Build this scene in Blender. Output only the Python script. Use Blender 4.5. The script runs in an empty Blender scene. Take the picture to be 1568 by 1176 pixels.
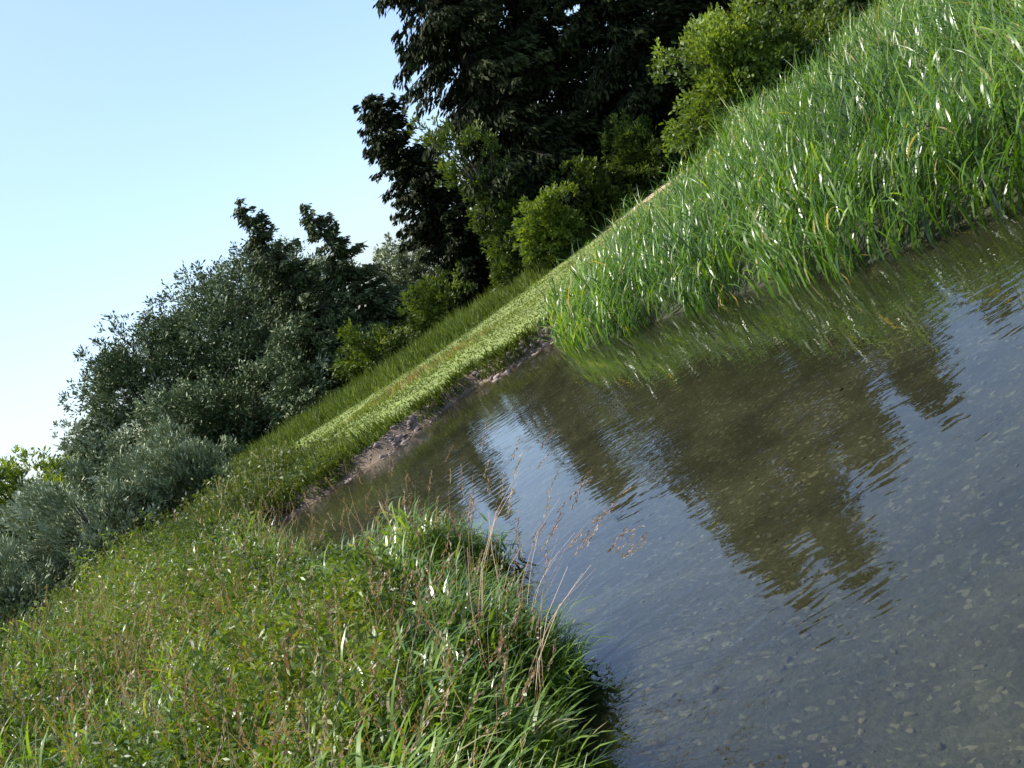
import bpy, math
import numpy as np
from mathutils import Vector, Matrix
rng = np.random.default_rng(7)
scene = bpy.context.scene
PI = math.pi

# ------------------------------------------------------------------ world / light / camera
tosun = Vector((-0.60, 0.22, 1.12)).normalized()
elev = math.asin(tosun.z); azim = math.atan2(tosun.x, tosun.y)
world = bpy.data.worlds.new("World"); scene.world = world; world.use_nodes = True
nt = world.node_tree; bg = nt.nodes['Background']
sky = nt.nodes.new('ShaderNodeTexSky'); sky.sky_type = 'NISHITA'; sky.sun_disc = False
sky.sun_elevation = elev; sky.sun_rotation = azim
sky.air_density = 1.0; sky.dust_density = 2.2; sky.ozone_density = 4.5
nt.links.new(sky.outputs[0], bg.inputs[0]); bg.inputs[1].default_value = 0.27
sd = bpy.data.lights.new("sun", 'SUN'); sd.energy = 7.0; sd.angle = math.radians(0.5); sd.color = (1.0, 0.96, 0.87)
so = bpy.data.objects.new("sun", sd); scene.collection.objects.link(so)
so.rotation_euler = tosun.to_track_quat('Z', 'Y').to_euler()
cd = bpy.data.cameras.new("camera"); cam = bpy.data.objects.new("camera", cd); scene.collection.objects.link(cam)
cd.sensor_width = 36; cd.lens = 35.3; cd.clip_end = 3000; cd.clip_start = 0.05
cam.matrix_world = Matrix.Translation((0, 0, 2.0)) @ Matrix.Rotation(math.radians(83), 4, 'X') @ Matrix.Rotation(math.radians(-33), 4, 'Z')
scene.camera = cam
scene.view_settings.view_transform = 'Standard'; scene.view_settings.look = 'None'; scene.view_settings.exposure = 0

# ------------------------------------------------------------------ materials
def newmat(name):
    m = bpy.data.materials.new(name); m.use_nodes = True
    nt = m.node_tree; nt.nodes.clear()
    out = nt.nodes.new('ShaderNodeOutputMaterial')
    return m, nt, out
def leafmat(name, stops, rough=0.4, transl=0.3, spec=0.5):
    m, nt, out = newmat(name)
    at = nt.nodes.new('ShaderNodeAttribute'); at.attribute_name = 'tint'
    cr = nt.nodes.new('ShaderNodeValToRGB')
    els = cr.color_ramp.elements
    while len(els) < len(stops): els.new(0.5)
    for e, (p, c) in zip(els, stops): e.position = p; e.color = (*c, 1)
    nt.links.new(at.outputs['Fac'], cr.inputs[0])
    p = nt.nodes.new('ShaderNodeBsdfPrincipled'); p.inputs['Roughness'].default_value = rough
    p.inputs['Specular IOR Level'].default_value = spec
    nt.links.new(cr.outputs[0], p.inputs['Base Color'])
    if transl > 0:
        t = nt.nodes.new('ShaderNodeBsdfTranslucent')
        mul = nt.nodes.new('ShaderNodeMixRGB'); mul.blend_type = 'MULTIPLY'; mul.inputs[0].default_value = 1
        mul.inputs[2].default_value = (1.9, 1.8, 0.5, 1)
        nt.links.new(cr.outputs[0], mul.inputs[1]); nt.links.new(mul.outputs[0], t.inputs[0])
        mx = nt.nodes.new('ShaderNodeMixShader'); mx.inputs[0].default_value = transl
        nt.links.new(p.outputs[0], mx.inputs[1]); nt.links.new(t.outputs[0], mx.inputs[2])
        nt.links.new(mx.outputs[0], out.inputs[0])
    else: nt.links.new(p.outputs[0], out.inputs[0])
    return m
def roughmat(name, c0, c1, scale=6, rough=0.9, bump=0.5):
    m, nt, out = newmat(name)
    tc = nt.nodes.new('ShaderNodeTexCoord')
    n = nt.nodes.new('ShaderNodeTexNoise'); n.inputs['Scale'].default_value = scale; n.inputs['Detail'].default_value = 8
    nt.links.new(tc.outputs['Object'], n.inputs['Vector'])
    cr = nt.nodes.new('ShaderNodeValToRGB'); cr.color_ramp.elements[0].position = .35; cr.color_ramp.elements[1].position = .65
    cr.color_ramp.elements[0].color = (*c0, 1); cr.color_ramp.elements[1].color = (*c1, 1)
    nt.links.new(n.outputs[0], cr.inputs[0])
    p = nt.nodes.new('ShaderNodeBsdfPrincipled'); p.inputs['Roughness'].default_value = rough
    nt.links.new(cr.outputs[0], p.inputs['Base Color'])
    b = nt.nodes.new('ShaderNodeBump'); b.inputs['Strength'].default_value = bump; b.inputs['Distance'].default_value = 0.03
    nt.links.new(n.outputs[0], b.inputs['Height']); nt.links.new(b.outputs[0], p.inputs['Normal'])
    nt.links.new(p.outputs[0], out.inputs[0])
    return m

M_bark = roughmat("bark", (.03, .024, .018), (.09, .07, .055), 9)
M_rock = roughmat("bank_stone", (.12, .085, .064), (.32, .25, .21), 7)
M_pebble = roughmat("pebble", (.10, .09, .07), (.26, .24, .20), 3)
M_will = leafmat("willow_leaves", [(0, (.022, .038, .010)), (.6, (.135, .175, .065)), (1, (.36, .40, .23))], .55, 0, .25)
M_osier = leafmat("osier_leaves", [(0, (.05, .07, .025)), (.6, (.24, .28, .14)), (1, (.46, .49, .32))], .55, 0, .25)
M_conif = leafmat("conifer_needles", [(0, (.008, .011, .003)), (.6, (.024, .032, .009)), (1, (.07, .085, .025))], .7, 0, .12)
M_spruce = leafmat("spruce_needles", [(0, (.018, .026, .007)), (.6, (.065, .085, .028)), (1, (.17, .20, .08))], .6, 0, .2)
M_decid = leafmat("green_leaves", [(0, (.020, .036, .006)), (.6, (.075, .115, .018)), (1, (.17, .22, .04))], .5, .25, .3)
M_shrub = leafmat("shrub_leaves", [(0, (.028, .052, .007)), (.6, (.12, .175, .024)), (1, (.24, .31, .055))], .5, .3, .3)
M_reed = leafmat("reed_blades", [(0, (.008, .024, .002)), (.45, (.05, .115, .008)), (.75, (.12, .22, .02)), (.95, (.21, .31, .05)), (1, (.34, .28, .12))], .31, .38, .45)
M_grassn = leafmat("bank_grass_blades", [(0, (.022, .05, .006)), (.55, (.10, .18, .020)), (.9, (.20, .29, .045)), (1, (.34, .29, .15))], .30, .36, .5)
M_tuss = leafmat("tussock_blades", [(0, (.02, .035, .005)), (.55, (.07, .10, .015)), (1, (.17, .18, .05))], .5, .2, .3)
M_meadow = leafmat("meadow_blades", [(0, (.045, .07, .01)), (.5, (.125, .17, .03)), (.8, (.22, .25, .06)), (1, (.34, .22, .14))], .7, .2, .15)
M_herb = leafmat("herb_leaves", [(0, (.022, .04, .005)), (.6, (.09, .14, .015)), (.9, (.18, .235, .028)), (1, (.22, .15, .07))], .42, .32, .4)
M_weed = leafmat("weed_leaves", [(0, (.025, .038, .008)), (.6, (.09, .125, .02)), (.9, (.19, .20, .05)), (1, (.24, .17, .08))], .5, .2, .3)
M_seed = leafmat("seed_heads", [(0, (.14, .075, .05)), (.6, (.28, .17, .12)), (1, (.42, .33, .23))], .7, .2)

# ------------------------------------------------------------------ mesh helpers
def mk(name, parts, mats):
    V = []; T = []; loops = []; starts = []; mi = []; off = 0; ls = 0
    for v, f, t, k in parts:
        if len(v) == 0: continue
        V.append(v); T.append(np.broadcast_to(t, (len(v),)))
        n = f.shape[1]
        loops.append((f + off).ravel()); starts.append(ls + np.arange(len(f)) * n)
        mi.append(np.full(len(f), k)); off += len(v); ls += f.size
    V = np.concatenate(V); T = np.concatenate(T); L = np.concatenate(loops); S = np.concatenate(starts); MI = np.concatenate(mi)
    me = bpy.data.meshes.new(name)
    me.vertices.add(len(V)); me.vertices.foreach_set('co', V.astype(np.float32).ravel())
    me.loops.add(len(L)); me.loops.foreach_set('vertex_index', L.astype(np.int32))
    me.polygons.add(len(S)); me.polygons.foreach_set('loop_start', S.astype(np.int32))
    me.polygons.foreach_set('material_index', MI.astype(np.int32))
    a = me.attributes.new('tint', 'FLOAT', 'POINT'); a.data.foreach_set('value', T.astype(np.float32))
    me.update(calc_edges=True)
    for m in mats: me.materials.append(m)
    ob = bpy.data.objects.new(name, me); scene.collection.objects.link(ob)
    return ob
def unit(v): return v / (np.linalg.norm(v, axis=-1, keepdims=True) + 1e-9)
def rdir(n): return unit(rng.normal(size=(n, 3)))
def rball(n): return rdir(n) * (rng.random((n, 1)) ** (1 / 3))
def leaves(c, d, l, w, tint):
    n = len(c); s = unit(np.cross(d, rdir(n)))
    l = np.broadcast_to(l, (n,))[:, None]; w = np.broadcast_to(w, (n,))[:, None]
    v = np.stack([c - d * l / 2, c + s * w / 2 + d * l * .05, c + d * l / 2, c - s * w / 2 + d * l * .05], 1).reshape(-1, 3)
    return v, np.arange(4 * n).reshape(-1, 4), np.repeat(np.clip(np.broadcast_to(tint, (n,)), 0, 1), 4)
def blades(base, L, az, th0, th1, w, tint, segs=3, prof=None):
    n = len(base); L = np.broadcast_to(L, (n,)); w = np.broadcast_to(w, (n,))
    a = np.stack([np.cos(az), np.sin(az), np.zeros(n)], 1); up = np.array([0, 0, 1.0])
    tw = rng.normal(0, .5, n)
    side = np.stack([-np.sin(az + tw), np.cos(az + tw), np.zeros(n)], 1)
    if prof is None: prof = {2: [.8, 1, .08], 3: [.6, 1, .8, .05], 4: [.5, 1, .95, .65, .04]}[segs]
    p = base.copy(); rows = []
    for k in range(segs + 1):
        ww = (w * prof[k] / 2)[:, None]
        rows += [p - side * ww, p + side * ww]
        th = (th0 + th1 * (k + .5) / segs)[:, None]
        p = p + (np.sin(th) * a + np.cos(th) * up) * (L / segs)[:, None]
    V = np.stack(rows, 1).reshape(-1, 3); m = 2 * (segs + 1)
    f1 = np.array([[2 * k, 2 * k + 1, 2 * k + 3, 2 * k + 2] for k in range(segs)])
    F = (np.arange(n)[:, None, None] * m + f1[None]).reshape(-1, 4)
    tt = np.clip(np.broadcast_to(tint, (n,)), 0, 1)
    return V, F, np.repeat(tt, m), p
def tube(pts, rad, ns=6):
    pts = np.array(pts, float); rad = np.array(rad, float); k = len(pts)
    d = unit(np.gradient(pts, axis=0)); ref = np.array([.31, .93, .17]); s = unit(np.cross(d, ref)); t = np.cross(d, s)
    an = np.linspace(0, 2 * PI, ns, endpoint=False)
    V = pts[:, None] + rad[:, None, None] * (np.cos(an)[None, :, None] * s[:, None] + np.sin(an)[None, :, None] * t[:, None])
    F = [[i * ns + j, i * ns + (j + 1) % ns, (i + 1) * ns + (j + 1) % ns, (i + 1) * ns + j] for i in range(k - 1) for j in range(ns)]
    return V.reshape(-1, 3), np.array(F), 0.5

# ------------------------------------------------------------------ terrain
far = [(-60, 12), (-40, 14), (-20, 15.4), (-12, 16.4), (-7, 17), (-4.05, 17.5), (-2.4, 17.7), (-.58, 18.9), (.24, 18.2), (1.2, 18.6), (1.35, 15.1), (2.0, 13.4), (2.8, 12.3),
       (3.0, 10.0), (3.7, 9.0), (4.3, 7.9), (6, 5.8), (9, 3), (14, -2), (22, -12)]
near = [(14, -14), (8, -6), (4, -1.2), (1.5, .5), (.2, 1.1), (-.38, 2), (-.68, 3), (-.76, 4), (-.72, 5), (-.84, 6.2), (-.95, 7.2), (-1.8, 8.4), (-2.8, 10.2), (-3.6, 12.8), (-4.6, 15.2), (-6.5, 16.0), (-12, 15.4), (-20, 14.0), (-40, 12.6), (-60, 10.6)]
poly = np.array(far + near, float)
def sdf(x, y):  # >0 on land
    x = np.asarray(x, float); y = np.asarray(y, float)
    x = x + .12 * np.sin(2.1 * y + 1) + .06 * np.sin(5.3 * y + x * 3); y = y + .12 * np.sin(1.7 * x) + .07 * np.sin(4.9 * x + 2)
    dm = np.full(x.shape, 1e9); ins = np.zeros(x.shape, bool); n = len(poly)
    for i in range(n):
        a = poly[i]; b = poly[(i + 1) % n]; e = b - a
        t = np.clip(((x - a[0]) * e[0] + (y - a[1]) * e[1]) / (e @ e), 0, 1)
        dm = np.minimum(dm, np.hypot(x - a[0] - t * e[0], y - a[1] - t * e[1]))
        if a[1] != b[1]:
            c = ((a[1] > y) != (b[1] > y)) & (x < (b[0] - a[0]) * (y - a[1]) / (b[1] - a[1]) + a[0]); ins ^= c
    return np.where(ins, -dm, dm)
def ss(v, a, b): t = np.clip((v - a) / (b - a), 0, 1); return t * t * (3 - 2 * t)
def ground(x, y, d=None):
    x = np.asarray(x, float); y = np.asarray(y, float)
    if d is None: d = sdf(x, y)
    land = .27 * ss(d, 0, .35) + .13 * ss(d, .3, 3)
    land += .06 * np.clip(x - 3, 0, 30) * ss(d, .3, 6) + .02 * np.clip(x - 22, 0, 100)
    land += .03 * np.sin(x * .9 + y * .4) * ss(d, .5, 2) * np.cos(y * .7) + .01 * np.clip(y - 50, 0, 200)
    bed = -.34 * ss(-d, -.02, 1.8) - .03
    return np.where(d > 0, land, bed) + .012 * np.sin(7 * x + 2 * y) * np.sin(6 * y) * (np.abs(d) < 15)
def axis(lo, hi, c0, c1, step, g=1.09):
    a = list(np.arange(c0, c1, step)); s = step; v = c1
    while v < hi: a.append(v); s *= g; v += s
    a.append(hi); s = step; v = c0 - step; b = []
    while v > lo: b.append(v); s *= g; v -= s
    b.append(lo); return np.array(b[::-1] + a)
gx = axis(-900, 900, -7, 9, .11); gy = axis(-300, 1200, 1, 21, .11)
X, Y = np.meshgrid(gx, gy); D = sdf(X, Y); Z = ground(X, Y, D)
nx, ny = len(gx), len(gy)
idx = np.arange(nx * ny).reshape(ny, nx)
F = np.stack([idx[:-1, :-1], idx[:-1, 1:], idx[1:, 1:], idx[1:, :-1]], -1).reshape(-1, 4)
M_ground, gn, out = newmat("ground")
def N(t, **k):
    n = gn.nodes.new(t)
    for a, b in k.items(): n.inputs[a].default_value = b
    return n
tc = N('ShaderNodeTexCoord')
at = gn.nodes.new('ShaderNodeAttribute'); at.attribute_name = 'gcol'
ab = gn.nodes.new('ShaderNodeAttribute'); ab.attribute_name = 'gravel'
n1 = N('ShaderNodeTexNoise', Scale=1.3, Detail=10); gn.links.new(tc.outputs['Object'], n1.inputs['Vector'])
mr = N('ShaderNodeMapRange'); mr.inputs[1].default_value = .3; mr.inputs[2].default_value = .7; mr.inputs[3].default_value = .65; mr.inputs[4].default_value = 1.35
gn.links.new(n1.outputs[0], mr.inputs[0])
vm = N('ShaderNodeVectorMath'); vm.operation = 'SCALE'; gn.links.new(at.outputs['Color'], vm.inputs[0]); gn.links.new(mr.outputs[0], vm.inputs['Scale'])
n2 = N('ShaderNodeTexNoise', Scale=30, Detail=6); gn.links.new(tc.outputs['Object'], n2.inputs['Vector'])
# gravel bed: voronoi stones, warped so they are not regular cells
wv = N('ShaderNodeTexNoise', Scale=6, Detail=3); gn.links.new(tc.outputs['Object'], wv.inputs['Vector'])
wm = N('ShaderNodeMixRGB'); wm.blend_type = 'ADD'; wm.inputs[0].default_value = .12
gn.links.new(tc.outputs['Object'], wm.inputs[1]); gn.links.new(wv.outputs['Color'], wm.inputs[2])
vo = N('ShaderNodeTexVoronoi', Scale=34, Randomness=1.0); gn.links.new(wm.outputs[0], vo.inputs['Vector'])
sep = N('ShaderNodeSeparateColor'); gn.links.new(vo.outputs['Color'], sep.inputs[0])
pr = N('ShaderNodeValToRGB'); gn.links.new(sep.outputs[0], pr.inputs[0])
e = pr.color_ramp.elements; e[0].color = (.11, .108, .084, 1); e[0].position = 0; e[1].color = (.38, .37, .31, 1); e[1].position = 1
e3 = e.new(.9); e3.color = (.17, .166, .13, 1)
n3 = N('ShaderNodeTexNoise', Scale=1.6, Detail=8); gn.links.new(tc.outputs['Object'], n3.inputs['Vector'])
n3r = N('ShaderNodeMapRange'); n3r.inputs[1].default_value = .35; n3r.inputs[2].default_value = .65; n3r.inputs[3].default_value = .28; n3r.inputs[4].default_value = .85
gn.links.new(n3.outputs[0], n3r.inputs[0])
pm = N('ShaderNodeMixRGB'); pm.blend_type = 'MULTIPLY'; pm.inputs[0].default_value = .9
gn.links.new(pr.outputs[0], pm.inputs[1]); gn.links.new(n3r.outputs[0], pm.inputs[2])
mixc = N('ShaderNodeMixRGB'); gn.links.new(ab.outputs['Fac'], mixc.inputs[0]); gn.links.new(vm.outputs[0], mixc.inputs[1]); gn.links.new(pm.outputs[0], mixc.inputs[2])
pb = N('ShaderNodeBsdfPrincipled', Roughness=.95); gn.links.new(mixc.outputs[0], pb.inputs['Base Color'])
bu = N('ShaderNodeBump', Strength=.6, Distance=.04); gn.links.new(n2.outputs[0], bu.inputs['Height']); gn.links.new(bu.outputs[0], pb.inputs['Normal'])
gn.links.new(pb.outputs[0], out.inputs[0])
g = mk("ground", [(np.stack([X, Y, Z], -1).reshape(-1, 3), F, 0.5, 0)], [M_ground])
g.data.polygons.foreach_set('use_smooth', np.ones(len(F), bool))
def mown(x, y):   # 1 on the mown strip
    return ss(y, 18.2, 19.6) * (1 - ss(y - (28.5 + .9 * np.clip(x, 0, 9) + .6 * np.sin(x * .7)), 0, 1.5)) * ss(x, -10, -6) * (x < 9.5)
def dirtm(x, y): return np.exp(-((x - 7.2) / 1.9) ** 2 - ((y - 33.0 - .3 * (x - 7)) / 1.2) ** 2)
C = np.zeros((ny, nx, 4)); C[..., 3] = 1
land = np.array([.035, .048, .012]); mow = np.array([.16, .20, .045]); soil = np.array([.15, .108, .072]); dirt = np.array([.42, .31, .19])
C[..., :3] = land
m = mown(X, Y)[..., None]; C[..., :3] = C[..., :3] * (1 - m) + mow * m
m = np.clip(dirtm(X, Y), 0, 1)[..., None]; C[..., :3] = C[..., :3] * (1 - m) + dirt * m
m = ((1 - ss(D, .28, .45)) * (Y > 16.5) * (X < 1.8))[..., None]; C[..., :3] = C[..., :3] * (1 - m) + soil * m
fo = ss(np.hypot(X, Y), 45, 80)[..., None]; C[..., :3] = C[..., :3] * (1 - fo) + np.array([.07, .10, .035]) * fo
rs = ss(X, .6, 1.4) * ss(Y, 3, 5) * ss(D, -2.2, -.4) * (Y < 17.5)      # silty, weedy margin under the reeds
m = (rs * (D < .1))[..., None]; C[..., :3] = C[..., :3] * (1 - m) + np.array([.03, .034, .01]) * m
ca = g.data.attributes.new('gcol', 'FLOAT_COLOR', 'POINT'); ca.data.foreach_set('color', C.astype(np.float32).ravel())
gv = ss(-D, .02, .25) * (1 - .95 * rs)
a = g.data.attributes.new('gravel', 'FLOAT', 'POINT'); a.data.foreach_set('value', gv.astype(np.float32).ravel())

# ------------------------------------------------------------------ water
M_water, wn, out = newmat("river_water")
def W(t, **k):
    n = wn.nodes.new(t)
    for a, b in k.items(): n.inputs[a].default_value = b
    return n
tc = W('ShaderNodeTexCoord')
mp = W('ShaderNodeMapping'); mp.inputs['Scale'].default_value = (1, 1.8, 1); mp.inputs['Rotation'].default_value = (0, 0, .35)
wn.links.new(tc.outputs['Object'], mp.inputs[0])
w1 = W('ShaderNodeTexNoise', Scale=4.6, Detail=2, Roughness=.4, Distortion=.4); wn.links.new(mp.outputs[0], w1.inputs['Vector'])
w2 = W('ShaderNodeTexNoise', Scale=.35, Detail=2); wn.links.new(tc.outputs['Object'], w2.inputs['Vector'])
mr = W('ShaderNodeMapRange'); mr.inputs[1].default_value = .4; mr.inputs[2].default_value = .65; mr.inputs[3].default_value = .2; mr.inputs[4].default_value = 1.0
wn.links.new(w2.outputs[0], mr.inputs[0])
mu = W('ShaderNodeMath'); mu.operation = 'MULTIPLY'; wn.links.new(w1.outputs[0], mu.inputs[0]); wn.links.new(mr.outputs[0], mu.inputs[1])
bu = W('ShaderNodeBump', Strength=1.0, Distance=.006); wn.links.new(mu.outputs[0], bu.inputs['Height'])
gl = W('ShaderNodeBsdfGlossy', Roughness=.0); gl.inputs[0].default_value = (1, 1, 1, 1); wn.links.new(bu.outputs[0], gl.inputs['Normal'])
tr = W('ShaderNodeBsdfTransparent'); tr.inputs[0].default_value = (.58, .59, .47, 1)
df = W('ShaderNodeBsdfDiffuse'); df.inputs[0].default_value = (.030, .034, .020, 1)
m1 = W('ShaderNodeMixShader'); m1.inputs[0].default_value = .10; wn.links.new(tr.outputs[0], m1.inputs[1]); wn.links.new(df.outputs[0], m1.inputs[2])
fr = W('ShaderNodeFresnel', IOR=1.55); wn.links.new(bu.outputs[0], fr.inputs['Normal'])
m2 = W('ShaderNodeMixShader'); wn.links.new(fr.outputs[0], m2.inputs[0]); wn.links.new(m1.outputs[0], m2.inputs[1]); wn.links.new(gl.outputs[0], m2.inputs[2])
wn.links.new(m2.outputs[0], out.inputs[0])
mk("river_water", [(np.array([[-60, -14, 0], [24, -14, 0], [24, 22, 0], [-60, 22, 0]], float), np.array([[0, 1, 2, 3]]), .5, 0)], [M_water])

# ------------------------------------------------------------------ stones
import bmesh
b = bmesh.new(); bmesh.ops.create_icosphere(b, subdivisions=2, radius=1)
IV = np.array([v.co[:] for v in b.verts]); IF = np.array([[v.index for v in f.verts] for f in b.faces]); b.free()
def stones(pos, r, flat=.55, cuts=0):
    n = len(pos); nv = len(IV)
    sc = r[:, None] * rng.uniform(.6, 1.3, (n, 3)); sc[:, 2] *= flat
    k = rng.normal(size=(n, 3, 1)) * 2.2
    bump = 1 + .16 * np.sin(IV @ k[:, :, 0].T).T[..., None] + rng.normal(0, .035, (n, nv, 1))
    v = IV[None] * bump
    for _ in range(cuts):
        pn = rdir(n)[:, None]; cc = rng.uniform(.35, .75, (n, 1, 1))
        v = v - np.maximum(0, (v * pn).sum(-1, keepdims=True) - cc) * pn
    v = v * sc[:, None]
    a = rng.uniform(0, 2 * PI, n); c, s = np.cos(a)[:, None], np.sin(a)[:, None]
    v = np.stack([v[..., 0] * c - v[..., 1] * s, v[..., 0] * s + v[..., 1] * c, v[..., 2]], -1) + pos[:, None]
    return v.reshape(-1, 3), (IF[None] + np.arange(n)[:, None, None] * nv).reshape(-1, 3), .5
n = 3600
x = rng.uniform(-4.6, 1.2, n); y = rng.uniform(16.5, 19.6, n); d = sdf(x, y)
dens = .35 + .55 * np.sin(x * 2.2 + .5)
k = (d > -.28) & (d < .32) & (rng.random(n) < .08 + dens); x, y, d = x[k], y[k], d[k]
r = .02 + .09 * rng.random(len(x)) ** 2.6; pos = np.stack([x, y, ground(x, y, d)], 1)
mk("bank_stones", [(*stones(pos, r, .6, 7), 0)], [M_rock])
n = 2200
y = 2.3 + 8 * rng.random(n) ** 1.3; x = rng.uniform(-.1, .75, n) * y - .5; d = sdf(x, y)
k = d < -.1; x, y, d = x[k], y[k], d[k]; r = .006 + .022 * rng.random(len(x)) ** 3
mk("riverbed_pebbles", [(*stones(np.stack([x, y, ground(x, y, d)], 1), r, .5, 3), 0)], [M_pebble])

# ------------------------------------------------------------------ trees
def limb(p0, p1, r0, r1, sag=.1, n=5, ns=6):
    p0 = np.array(p0, float); p1 = np.array(p1, float); L = np.linalg.norm(p1 - p0)
    t = np.linspace(0, 1, n); pts = p0 + (p1 - p0) * t[:, None]
    pts += (np.sin(t * PI)[:, None]) * rng.normal(0, sag * L * .5, 3)
    return tube(pts, r0 + (r1 - r0) * t ** .8, ns)
def deciduous(name, x, y, H, R, mat, nleaf=30000, lsize=(.16, .06), nsub=70, low=.0, squash=1.0, subr=.28, droop=0., cz=.4):
    """crown = lobes -> sub-clumps -> twigs -> leaves; cz = relative height of the widest part"""
    z0 = float(ground(x, y)) - .05; parts = []
    zc = z0 + H * cz
    lo = [(0, 0, -.05, .78), (0, 0, -.55, .6)]
    for q in range(7):
        a = rng.uniform(0, 2 * PI); e = rng.uniform(-.5, .55); rr = rng.uniform(.35, .55)
        lo.append((math.cos(a) * rr, math.sin(a) * rr, e, rng.uniform(.35, .52)))
    lo = np.array(lo); wt = lo[:, 3] ** 2; wt /= wt.sum()
    li = rng.choice(len(lo), nsub, p=wt); dd = rdir(nsub)
    rr = rng.uniform(.4, 1.0, nsub) ** .6
    sub = lo[li, :3] + dd * (lo[li, 3] * rr)[:, None]
    q = np.linalg.norm(sub, axis=1); sub *= (np.minimum(q, 1.05) / (q + 1e-6))[:, None]
    hz = np.where(sub[:, 2] > 0, H * (1 - cz), H * (cz - low))
    sub[:, 2] *= hz; sub[:, 0] *= R; sub[:, 1] *= R * squash
    sub += np.array([x, y, zc])
    sub[:, 2] = np.maximum(sub[:, 2], z0 + low * H + .15)
    sr = subr * R * rng.uniform(.5, 1.3, nsub)
    ntw = nleaf // 22; si = rng.choice(nsub, ntw, p=sr ** 2 / (sr ** 2).sum())
    tw = sub[si] + rball(ntw) * sr[si][:, None] * np.array([1, 1, .8])
    tt = rng.normal(0, .14, nsub)[si] + rng.normal(0, .08, ntw)
    tt += .20 * (tw[:, 2] - sub[si][:, 2]) / sr[si]      # leaf colour paler towards the top of each clump, darker towards its bottom
    i = rng.integers(0, ntw, nleaf)
    out_ = unit(tw - np.array([x, y, z0 + H * .2]))
    dirn = unit(out_[i] * .9 + rdir(nleaf) * .8 + np.array([0, 0, -droop]))
    c = tw[i] + dirn * rng.random((nleaf, 1)) * .34 * subr * R + rng.normal(0, .04 * subr * R + .03, (nleaf, 3))
    c[:, 2] = np.maximum(c[:, 2], z0 + .08)
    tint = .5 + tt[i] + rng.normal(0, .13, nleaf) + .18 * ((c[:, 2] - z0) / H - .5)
    s = rng.uniform(.7, 1.3, nleaf)
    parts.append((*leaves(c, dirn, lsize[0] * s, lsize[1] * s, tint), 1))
    tr = .03 * H
    fork = np.array([x + rng.normal(0, .05 * R), y, z0 + H * .3])
    parts.append((*limb((x, y, z0 - .1), fork, tr, tr * .75), 0))
    parts.append((*limb(fork, (x, y, z0 + H * .72), tr * .7, tr * .12, .08), 0))
    for j in rng.choice(nsub, min(16, nsub), replace=False):
        t = rng.uniform(.2, 1); st = fork * (1 - t * .5) + np.array([x, y, z0 + H * .5]) * t * .5
        parts.append((*limb(st, sub[j], tr * .35, tr * .05, .12), 0))
    return mk(name, parts, [M_bark, mat])
def conifer(name, x, y, H, R, nsp=30000, whorls=34, per=7, base=.06, droop=.35, sp=(.26, .075), mat=None, power=.75, gap=0., bias=0.):
    z0 = float(ground(x, y)) - .05; parts = []
    lean = rng.normal(0, .012, 2)
    nb = whorls * per; t = np.sort(np.repeat(np.linspace(0, 1, whorls), per) + rng.normal(0, .35 / whorls, nb)); t = np.clip(t, 0, .995)
    zb = z0 + H * (base + (1 - base) * t)
    az = rng.uniform(0, 2 * PI, nb)
    Lb = R * (1 - t) ** power * rng.uniform(.5, 1.15, nb) * (1 - .25 * np.exp(-((t) / .12) ** 2)) + .12
    Lb *= 1 + .18 * np.sin(3 * az + t * 9)
    rise = np.where(t > .75, .35, .05) - droop * (1 - t) * .5
    w = Lb ** 1.3; bi = rng.choice(nb, nsp, p=w / w.sum())
    s = rng.random(nsp) ** .65
    L = Lb[bi]; a = az[bi]
    def bp(bi, s):
        L = Lb[bi]; a = az[bi]
        h = L * s
        zz = zb[bi] + rise[bi] * h - droop * .45 * L * s * s + .12 * L * s ** 4
        hx = (zb[bi] - z0)
        return np.stack([x + lean[0] * hx + np.cos(a) * h, y + lean[1] * hx + np.sin(a) * h, zz], 1)
    p = bp(bi, s); sd_ = np.stack([-np.sin(a), np.cos(a), np.zeros(nsp)], 1)
    lat = rng.normal(0, 1, nsp) * .17 * L * (1.15 - s) ** .7
    p += sd_ * lat[:, None]; p[:, 2] -= np.abs(lat) * .35 + rng.random(nsp) ** 2 * .3 * (.4 + L * .3)
    p += rng.normal(0, .04, (nsp, 3))
    o = np.stack([np.cos(a), np.sin(a), np.full(nsp, -droop * 1.6)], 1)
    d = unit(o + sd_ * (np.sign(lat) * .6)[:, None] + rdir(nsp) * .6)
    tint = .45 + rng.normal(0, .14, nsp) + rng.normal(0, .1, nb)[bi] + .25 * (s - .6) + bias
    sc = rng.uniform(.6, 1.25, nsp)
    parts.append((*leaves(p, d, sp[0] * sc, sp[1] * sc, tint), 1))
    tr = .02 * H + .04
    parts.append((*tube([(x, y, z0 - .1), (x + lean[0] * H * .5, y + lean[1] * H * .5, z0 + H * .5), (x + lean[0] * H, y + lean[1] * H, z0 + H * .99)], [tr, tr * .55, .015], 8), 0))
    for j in rng.choice(nb, min(nb, 90), replace=False):
        ss_ = np.linspace(0, .95, 4); parts.append((*tube(bp(np.full(4, j), ss_), np.linspace(.035, .008, 4), 4), 0))
    return mk(name, parts, [M_bark, mat or M_conif])

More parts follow.
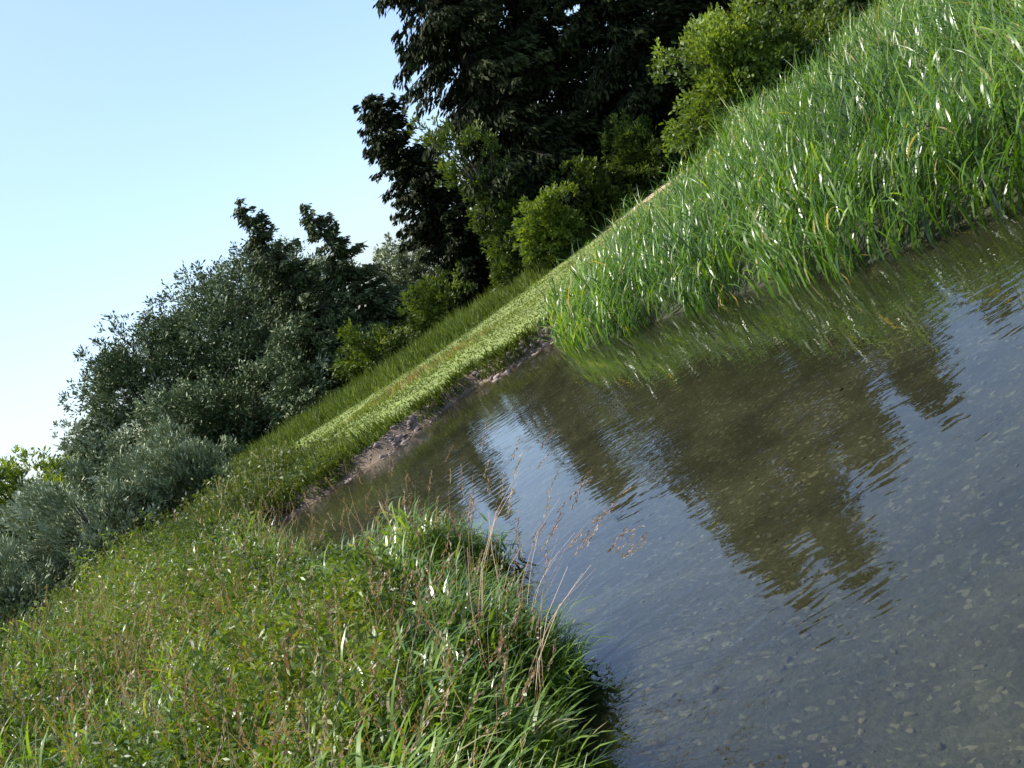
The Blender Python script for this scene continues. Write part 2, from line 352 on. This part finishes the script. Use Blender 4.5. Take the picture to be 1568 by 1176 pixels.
# left willows: a dense packed mass
B = (.18, .065)
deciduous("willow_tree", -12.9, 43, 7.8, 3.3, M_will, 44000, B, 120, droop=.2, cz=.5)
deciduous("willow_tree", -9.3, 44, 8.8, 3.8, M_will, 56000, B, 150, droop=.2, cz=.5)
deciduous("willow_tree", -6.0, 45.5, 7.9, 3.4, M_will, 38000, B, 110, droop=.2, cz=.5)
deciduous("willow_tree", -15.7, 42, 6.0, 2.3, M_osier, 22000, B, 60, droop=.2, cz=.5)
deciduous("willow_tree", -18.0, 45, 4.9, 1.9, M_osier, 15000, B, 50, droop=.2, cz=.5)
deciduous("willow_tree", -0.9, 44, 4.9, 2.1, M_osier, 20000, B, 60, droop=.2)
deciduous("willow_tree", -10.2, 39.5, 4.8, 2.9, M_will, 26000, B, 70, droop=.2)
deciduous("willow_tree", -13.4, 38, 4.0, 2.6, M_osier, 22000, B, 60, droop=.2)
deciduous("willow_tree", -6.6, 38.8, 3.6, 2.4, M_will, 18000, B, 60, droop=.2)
conifer("spruce_tree", -5.2, 40, 8.5, 2.2, 24000, 24, 8, .04, .30, power=.75, bias=.14, mat=M_spruce)
conifer("spruce_tree", -3.0, 40, 7.1, 2.1, 22000, 19, 8, .04, .35, power=.85, bias=.14, mat=M_spruce)
conifer("fir_tree", 1.3, 39.5, 9.0, 2.0, 30000, 30, 9, .03, .35, power=.40, sp=(.28, .09))
deciduous("ash_tree", 3.0, 36, 7.2, 1.6, M_decid, 11000, nsub=40, cz=.65, subr=.34)
# tall dark firs
conifer("fir_tree", 4.9, 37.5, 15.5, 3.1, 46000, 46, 9, .04, .6, power=.5, sp=(.34, .10))
conifer("fir_tree", 7.5, 38.5, 17.0, 3.4, 46000, 46, 9, .04, .6, power=.5, sp=(.34, .10))
conifer("fir_tree", 10.4, 37, 12.5, 3.2, 36000, 36, 9, .04, .5, power=.45, sp=(.34, .10))
conifer("fir_tree", 13.6, 38.5, 12.0, 3.2, 32000, 34, 9, .04, .5, power=.45, sp=(.34, .10))
conifer("fir_tree", 17.2, 37, 9.5, 2.9, 20000, 30, 8, .04, .45, power=.6, sp=(.34, .10))
deciduous("oak_tree", 15.5, 33, 6.5, 2.8, M_decid, 22000, B)
# understorey
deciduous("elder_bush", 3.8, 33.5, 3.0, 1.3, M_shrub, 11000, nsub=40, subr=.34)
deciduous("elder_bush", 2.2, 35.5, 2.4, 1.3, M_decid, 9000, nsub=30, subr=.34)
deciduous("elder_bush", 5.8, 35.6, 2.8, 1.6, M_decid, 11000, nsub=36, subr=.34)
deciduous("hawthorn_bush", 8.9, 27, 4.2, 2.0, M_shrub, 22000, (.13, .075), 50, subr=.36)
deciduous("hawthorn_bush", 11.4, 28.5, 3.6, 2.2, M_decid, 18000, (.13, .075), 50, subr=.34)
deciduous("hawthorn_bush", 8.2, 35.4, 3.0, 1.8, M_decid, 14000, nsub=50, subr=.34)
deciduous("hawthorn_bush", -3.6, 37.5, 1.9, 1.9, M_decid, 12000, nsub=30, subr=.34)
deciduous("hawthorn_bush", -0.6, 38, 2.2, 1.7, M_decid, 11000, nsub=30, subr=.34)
# grey osiers left
for (x, y, H, R) in [(-13.0, 19.6, 2.9, 1.9), (-11.0, 20.4, 2.9, 1.8), (-9.2, 21.6, 2.8, 1.6), (-7.6, 23, 2.4, 1.5), (-11.8, 24, 3.3, 2.0), (-15.2, 21.5, 3.4, 2.0), (-9.5, 25.5, 2.8, 1.8)]:
    deciduous("osier_bush", x, y, H, R, M_osier, 20000, (.13, .036), 60, subr=.3, droop=-.3)
deciduous("alder_tree", -14.4, 30.5, 5.4, 2.6, M_shrub, 24000, nsub=60, cz=.5)
deciduous("alder_tree", -18.2, 33, 6.4, 2.8, M_decid, 22000, nsub=55, cz=.5)
# continuous distant tree mass
parts = []
for i in range(46):
    t = i / 45; x = -62 + 130 * t; y = 58 + 6 * math.sin(i * 2.3) + (10 if x < -20 else 0)
    R = rng.uniform(2.2, 3.6); H = rng.uniform(2.2, 3.4) if x < 3 else rng.uniform(5, 8)
    nl = 2600; z0 = float(ground(x, y)); c = rdir(nl) * np.array([R, R * .7, H / 2]) * rng.uniform(.6, 1.05, (nl, 1)); c[:, 2] = np.abs(c[:, 2]) * 1.6
    c *= (1 + .18 * np.sin(c[:, :1] * 3 + i) + .1 * np.sin(c[:, 2:] * 5))
    parts.append((*leaves(c + np.array([x, y, z0]), rdir(nl), .42, .24, .4 + rng.normal(0, .15, nl) + rng.normal(0, .1)), 0))
mk("distant_trees", parts, [M_decid])

# ------------------------------------------------------------------ meadow beyond the river
n = 125000
y = 17 + 25 * rng.random(n) ** 1.15; x = rng.uniform(-.55, .33, n) * y * 1.05; d = sdf(x, y)
k = (d > .3) & ~((x > 1.6) & (y < 18.6 + (x - 1.8) * .95)) & (rng.random(n) > 1.3 * dirtm(x, y))
x, y, d = x[k], y[k], d[k]; m = mown(x, y)
k = rng.random(len(x)) > .3 * m; x, y, d, m = x[k], y[k], d[k], m[k]; n = len(x)
cl = np.sin(x * 2.3 + .7 * y) * np.sin(y * 1.7 - x)
h = (1 - m) * rng.uniform(.2, .6, n) * (1 + .35 * cl) + m * rng.uniform(.025, .065, n)
edge = (d < .8) & (x < 2) & (x > -6); h = np.where(edge, rng.uniform(.06, .2, n), h)
red = np.exp(-((x + 1.9) / 2.0) ** 2 - ((y - 24.3) / .9) ** 2)
h += red * .22
tint = .40 + rng.normal(0, .12, n) + .1 * np.sin(x * .8 + 1) * np.sin(y * .6) + red * .5 * (rng.random(n) < .8) + .12 * m - .14 * (1 - m) + .1 * cl
base = np.stack([x, y, ground(x, y, d) - .01], 1)
v, f, t, _ = blades(base, h, rng.uniform(0, 2 * PI, n), rng.uniform(0, .4, n), rng.uniform(.1, 1.0, n), rng.uniform(.018, .034, n), tint, 2)
mk("meadow_grass", [(v, f, t, 0)], [M_meadow])
# bank tussocks hanging over the far waterline
n = 24000; x = rng.uniform(-7, 1.9, n); y = rng.uniform(15.5, 19.6, n); d = sdf(x, y)
cl = np.sin(x * 3.3) + np.sin(x * 1.4 + 2) + rng.normal(0, .3, n)
k = (d > .05) & (d < .5) & ((cl > 0) | (d > .38)); x, y, d = x[k], y[k], d[k]; n = len(x)
v, f, t, _ = blades(np.stack([x, y, ground(x, y, d)], 1), rng.uniform(.12, .38, n), rng.normal(-PI / 2, .9, n), rng.uniform(0, .5, n), rng.uniform(.6, 1.8, n), rng.uniform(.014, .028, n), .4 + rng.normal(0, .17, n), 3)
mk("bank_tussocks", [(v, f, t, 0)], [M_tuss])
# tall weeds on the left part of the far bank, in front of the osiers
n = 36000; y = rng.uniform(13.5, 29, n); x = -3.4 - rng.random(n) * (.42 * y + 4); d = sdf(x, y)
cl = np.sin(x * 1.9 + y) * np.sin(y * 1.3 - .4 * x)
k = (d > .0) & (y < 20.5 - 1.1 * (x + 3.4)) & (y > 15.2); x, y, d, cl = x[k], y[k], d[k], cl[k]; n = len(x)
h = rng.uniform(.4, .95, n) * (.8 + .3 * cl) * ss(-x, 3.0, 6.0) + .12
v, f, t, _ = blades(np.stack([x, y, ground(x, y, d)], 1), h, rng.uniform(0, 6.28, n), rng.uniform(0, .3, n), rng.uniform(.2, 1.2, n), rng.uniform(.014, .03, n), .45 + .2 * cl + rng.normal(0, .2, n), 3)
i = rng.integers(0, n, 30000); c = np.stack([x[i], y[i], ground(x[i], y[i], d[i]) + h[i] * rng.random(len(i)) ** .6], 1) + rng.normal(0, .06, (len(i), 3))
mk("tall_weeds", [(v, f, t, 0), (*leaves(c, rdir(len(i)), .10, .04, .5 + .2 * cl[i] + rng.normal(0, .2, len(i))), 0)], [M_weed])

# ------------------------------------------------------------------ reed bed on the right
def reedbed():
    n = 38000
    y = rng.uniform(4.0, 29, n); x = rng.uniform(1.0, 19, n); d = sdf(x, y)
    cl = np.sin(x * 3.1 + y * 1.3) * np.sin(y * 2.7 - x * 1.1)
    big = np.sin(x * 1.27 + y * .5 + 2) * np.sin(y * 1.05 - x * .35 + 1)
    k = (d > -.25 - .22 * cl) & (x < .72 * y + 2.5) & (y < 27.5 + .12 * x) & ~((x < 8) & (y > 19.2 + (x - 1.8) * .95)) & ~((x < 2.2) & (y > 18.3))
    k &= rng.random(n) < np.clip(1.25 - y / 40, .3, 1) * (.72 + (.35 * cl + .25 * big) * (d > .6)) + .3 * (d < .6)
    x, y, d, cl, big = x[k], y[k], d[k], cl[k], big[k]; n = len(x)
    gz = ground(x, y, d); base = np.stack([x, y, gz - .02], 1)
    pat = np.sin(x * 1.1 + y * .6) * np.sin(y * .9 - x * .5)
    pat3 = np.sin(x * .55 + 1.2) * np.sin(y * .47 + x * .2)
    H = rng.uniform(.5, 1.25, n) * (.86 + .14 * pat + .2 * cl + .18 * big) * np.clip(.82 + .03 * x, .7, 1.1)
    wind = .15 + .9 * pat + .6 * big
    P = []
    for j in range(2):
        az = rng.normal(wind, .9, n); nb = base + rng.normal(0, .04, (n, 3)) * np.array([1, 1, 0])
        v, f, t, _ = blades(nb, H * rng.uniform(.75, 1.2, n), az, rng.uniform(.02, .3, n), rng.uniform(.2, 1.3, n), rng.uniform(.012, .026, n), .42 + .1 * pat + .16 * big + .1 * pat3 + rng.normal(0, .2, n), 4)
        P.append((v, f, t, 0))
    for j in range(2):
        az = rng.normal(wind, 1.0, n); nb = base.copy(); nb[:, 2] += H * rng.uniform(.3, .75, n); nb[:, :2] += rng.normal(0, .05, (n, 2))
        v, f, t, _ = blades(nb, rng.uniform(.28, .52, n), az, rng.uniform(.2, .8, n), rng.uniform(.7, 1.8, n), rng.uniform(.012, .028, n), .55 + .1 * pat + .16 * big + .1 * pat3 + rng.normal(0, .2, n), 4)
        P.append((v, f, t, 0))
    q = rng.random(n) < np.where(d < .5, .2, .06); m = q.sum()
    nb = base[q].copy(); nb[:, 2] += (H[q] * .5) * (d[q] > .5)
    v, f, t, _ = blades(nb, rng.uniform(.15, .45, m), rng.uniform(0, 6.28, m), rng.uniform(.1, 1.0, m), rng.uniform(0, .8, m), rng.uniform(.008, .014, m), np.full(m, 1.), 2)
    P.append((v, f, t, 0))
    mk("reed_bed", P, [M_reed])
reedbed()

# ------------------------------------------------------------------ near bank grass
def nearbank():
    P = []
    n = 31000
    y = 1.5 + 14.2 * rng.random(n) ** 1.15; x = -.2 - rng.random(n) * (.8 * y + 1.2); d = sdf(x, y)
    k = (d > .0) & (y < 15.8); x, y, d = x[k], y[k], d[k]
    ny_ = rng.uniform(1.6, 8.5, 9000); nx_ = rng.uniform(-1.9, .1, 9000); dd = sdf(nx_, ny_); q = (dd > -.06) & (dd < .3)
    x = np.r_[x, nx_[q]]; y = np.r_[y, ny_[q]]; d = np.r_[d, dd[q]]; n = len(x)
    gz = ground(x, y, d); base = np.stack([x, y, gz - .02], 1)
    pat = np.sin(x * 2.3 + 1) * np.sin(y * 1.6 + x)
    pat2 = np.sin(x * 5.1 + y * 2) * np.sin(y * 4.3 - x * 1.3)
    H = rng.uniform(.30, .66, n) * (.9 + .18 * pat + .2 * pat2) * ss(d, -.5, .3) * (.82 + .3 * ss(d, .8, 3))
    left = ss(-x, .8 + .12 * y, 2.2 + .2 * y)
    H *= 1 + .35 * ss(-x, 2.5, 5.5) + .35 * ss(-x, 1.9, 2.8) * ss(y, 8.5, 10)
    big = 1 + .3 * ss(-y, -5.5, -3)
    toward = ss(1 - d, .2, .9)      # edge plants lean out over the water
    az = rng.uniform(0, 2 * PI, n) * (1 - toward) + toward * rng.normal(0, .9, n)
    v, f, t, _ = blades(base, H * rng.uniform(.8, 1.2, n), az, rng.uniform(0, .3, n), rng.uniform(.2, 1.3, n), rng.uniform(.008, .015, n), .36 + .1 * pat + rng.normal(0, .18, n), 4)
    P.append((v, f, t, 0))
    for j in range(4):
        kk = rng.random(n) > left * .6 + .12
        m = kk.sum(); nb = base[kk].copy(); nb[:, 2] += (H * rng.uniform(.25, .95, n))[kk]; nb[:, :2] += rng.normal(0, .05, (m, 2))
        az = rng.normal(-.5, 1.4, m)
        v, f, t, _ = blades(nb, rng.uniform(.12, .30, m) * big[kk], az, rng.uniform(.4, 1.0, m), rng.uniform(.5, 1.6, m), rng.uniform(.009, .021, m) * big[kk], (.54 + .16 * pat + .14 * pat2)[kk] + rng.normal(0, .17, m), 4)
        P.append((v, f, t, 0))
    mk("riverbank_grass", P, [M_grassn])
    # herbs in uneven stands
    npl = 3700; y = 3.5 + 12 * rng.random(npl) ** .9; x = -.9 - rng.random(npl) * (.75 * y); d = sdf(x, y)
    stand = np.sin(x * 1.6 + .5) * np.sin(y * 1.1 + x * .6) + rng.normal(0, .25, npl)
    k = (d > .3) & (x < -.12 * y - .5) & (stand > -.25) & (y < 15.6)
    x, y, d, stand = x[k], y[k], d[k], stand[k]; gz = ground(x, y, d); npl = len(x)
    hh = rng.uniform(.40, .78, npl) + .28 * np.clip(stand, -.5, 1); pt = rng.normal(0, .12, npl) + .24 * np.sin(x * 2 + y)
    hh *= (.75 + .25 * ss(d, .3, 2)) * (1 + .25 * ss(-x, 2.5, 5.5) + .2 * ss(-x, 1.9, 2.8) * ss(y, 8.5, 10))
    nl = 125000; i = rng.integers(0, npl, nl); s = rng.random(nl) ** .6
    sp = .11 * (1.15 - s)
    c = np.stack([x[i], y[i], gz[i] + hh[i] * s], 1) + rng.normal(0, 1, (nl, 3)) * np.stack([sp, sp, np.full(nl, .03)], 1)
    d_ = rdir(nl); d_[:, 2] = np.abs(d_[:, 2]) * .9; d_ = unit(d_)
    sc = rng.uniform(.5, 1.2, nl)
    P = [(*leaves(c, d_, .065 * sc, .018 * sc, .45 + pt[i] + rng.normal(0, .15, nl)), 0)]
    st = blades(np.stack([x, y, gz], 1), hh, rng.uniform(0, 6.28, npl), rng.uniform(0, .1, npl), rng.uniform(0, .2, npl), np.full(npl, .006), np.full(npl, .9), 2, [1, .8, .4])
    P.append((*st[:3], 0))
    mk("meadow_herbs", P, [M_herb])
    # seeding stalks
    n = 2600; y = 2.6 + 10 * rng.random(n) ** .9; x = -.45 - rng.random(n) ** .9 * (.72 * y); d = sdf(x, y)
    k = (d > .02) & (np.sin(x * 2.1 + 1) * np.sin(y * 1.3) + rng.normal(0, .5, n) > -.2)
    x, y, d = x[k], y[k], d[k]
    ne = 34; ex = rng.uniform(-.92, -.68, ne); ey = rng.uniform(3.9, 5.6, ne)
    x = np.r_[x, ex]; y = np.r_[y, ey]; n = len(x)
    gz = np.maximum(ground(x, y), 0)
    H = rng.uniform(.5, .82, n) * (1 + .25 * ss(-x, 2, 5)); az = rng.normal(-.3, .8, n); th0 = rng.uniform(0, .2, n); th1 = rng.uniform(.2, 1.1, n)
    az[-ne:] = rng.normal(.0, .4, ne); th0[-ne:] = rng.uniform(.1, .5, ne); th1[-ne:] = rng.uniform(.4, 1.3, ne); H[-ne:] = rng.uniform(.65, 1.1, ne)
    wd = np.full(n, .004); wd[-ne:] = .0055
    v, f, t, tip = blades(np.stack([x, y, gz], 1), H, az, th0, th1, wd, rng.uniform(.2, 1, n), 4, [1, 1, .9, .8, .5])
    P = [(v, f, t, 0)]
    m_ = 22; i = np.repeat(np.arange(n), m_)
    th = (th0 + th1)[i]; dr = np.stack([np.cos(az[i]) * np.sin(th), np.sin(az[i]) * np.sin(th), np.cos(th)], 1)
    s = np.tile(np.linspace(-.11, .02, m_), n)[:, None]
    c = tip[i] + dr * s + rng.normal(0, .004, (n * m_, 3))
    P.append((*leaves(c, unit(dr + rdir(n * m_) * .4), .021, .006, rng.random(n)[i] * .8 + .1), 0))
    mk("seeding_grass", P, [M_seed])
nearbank()
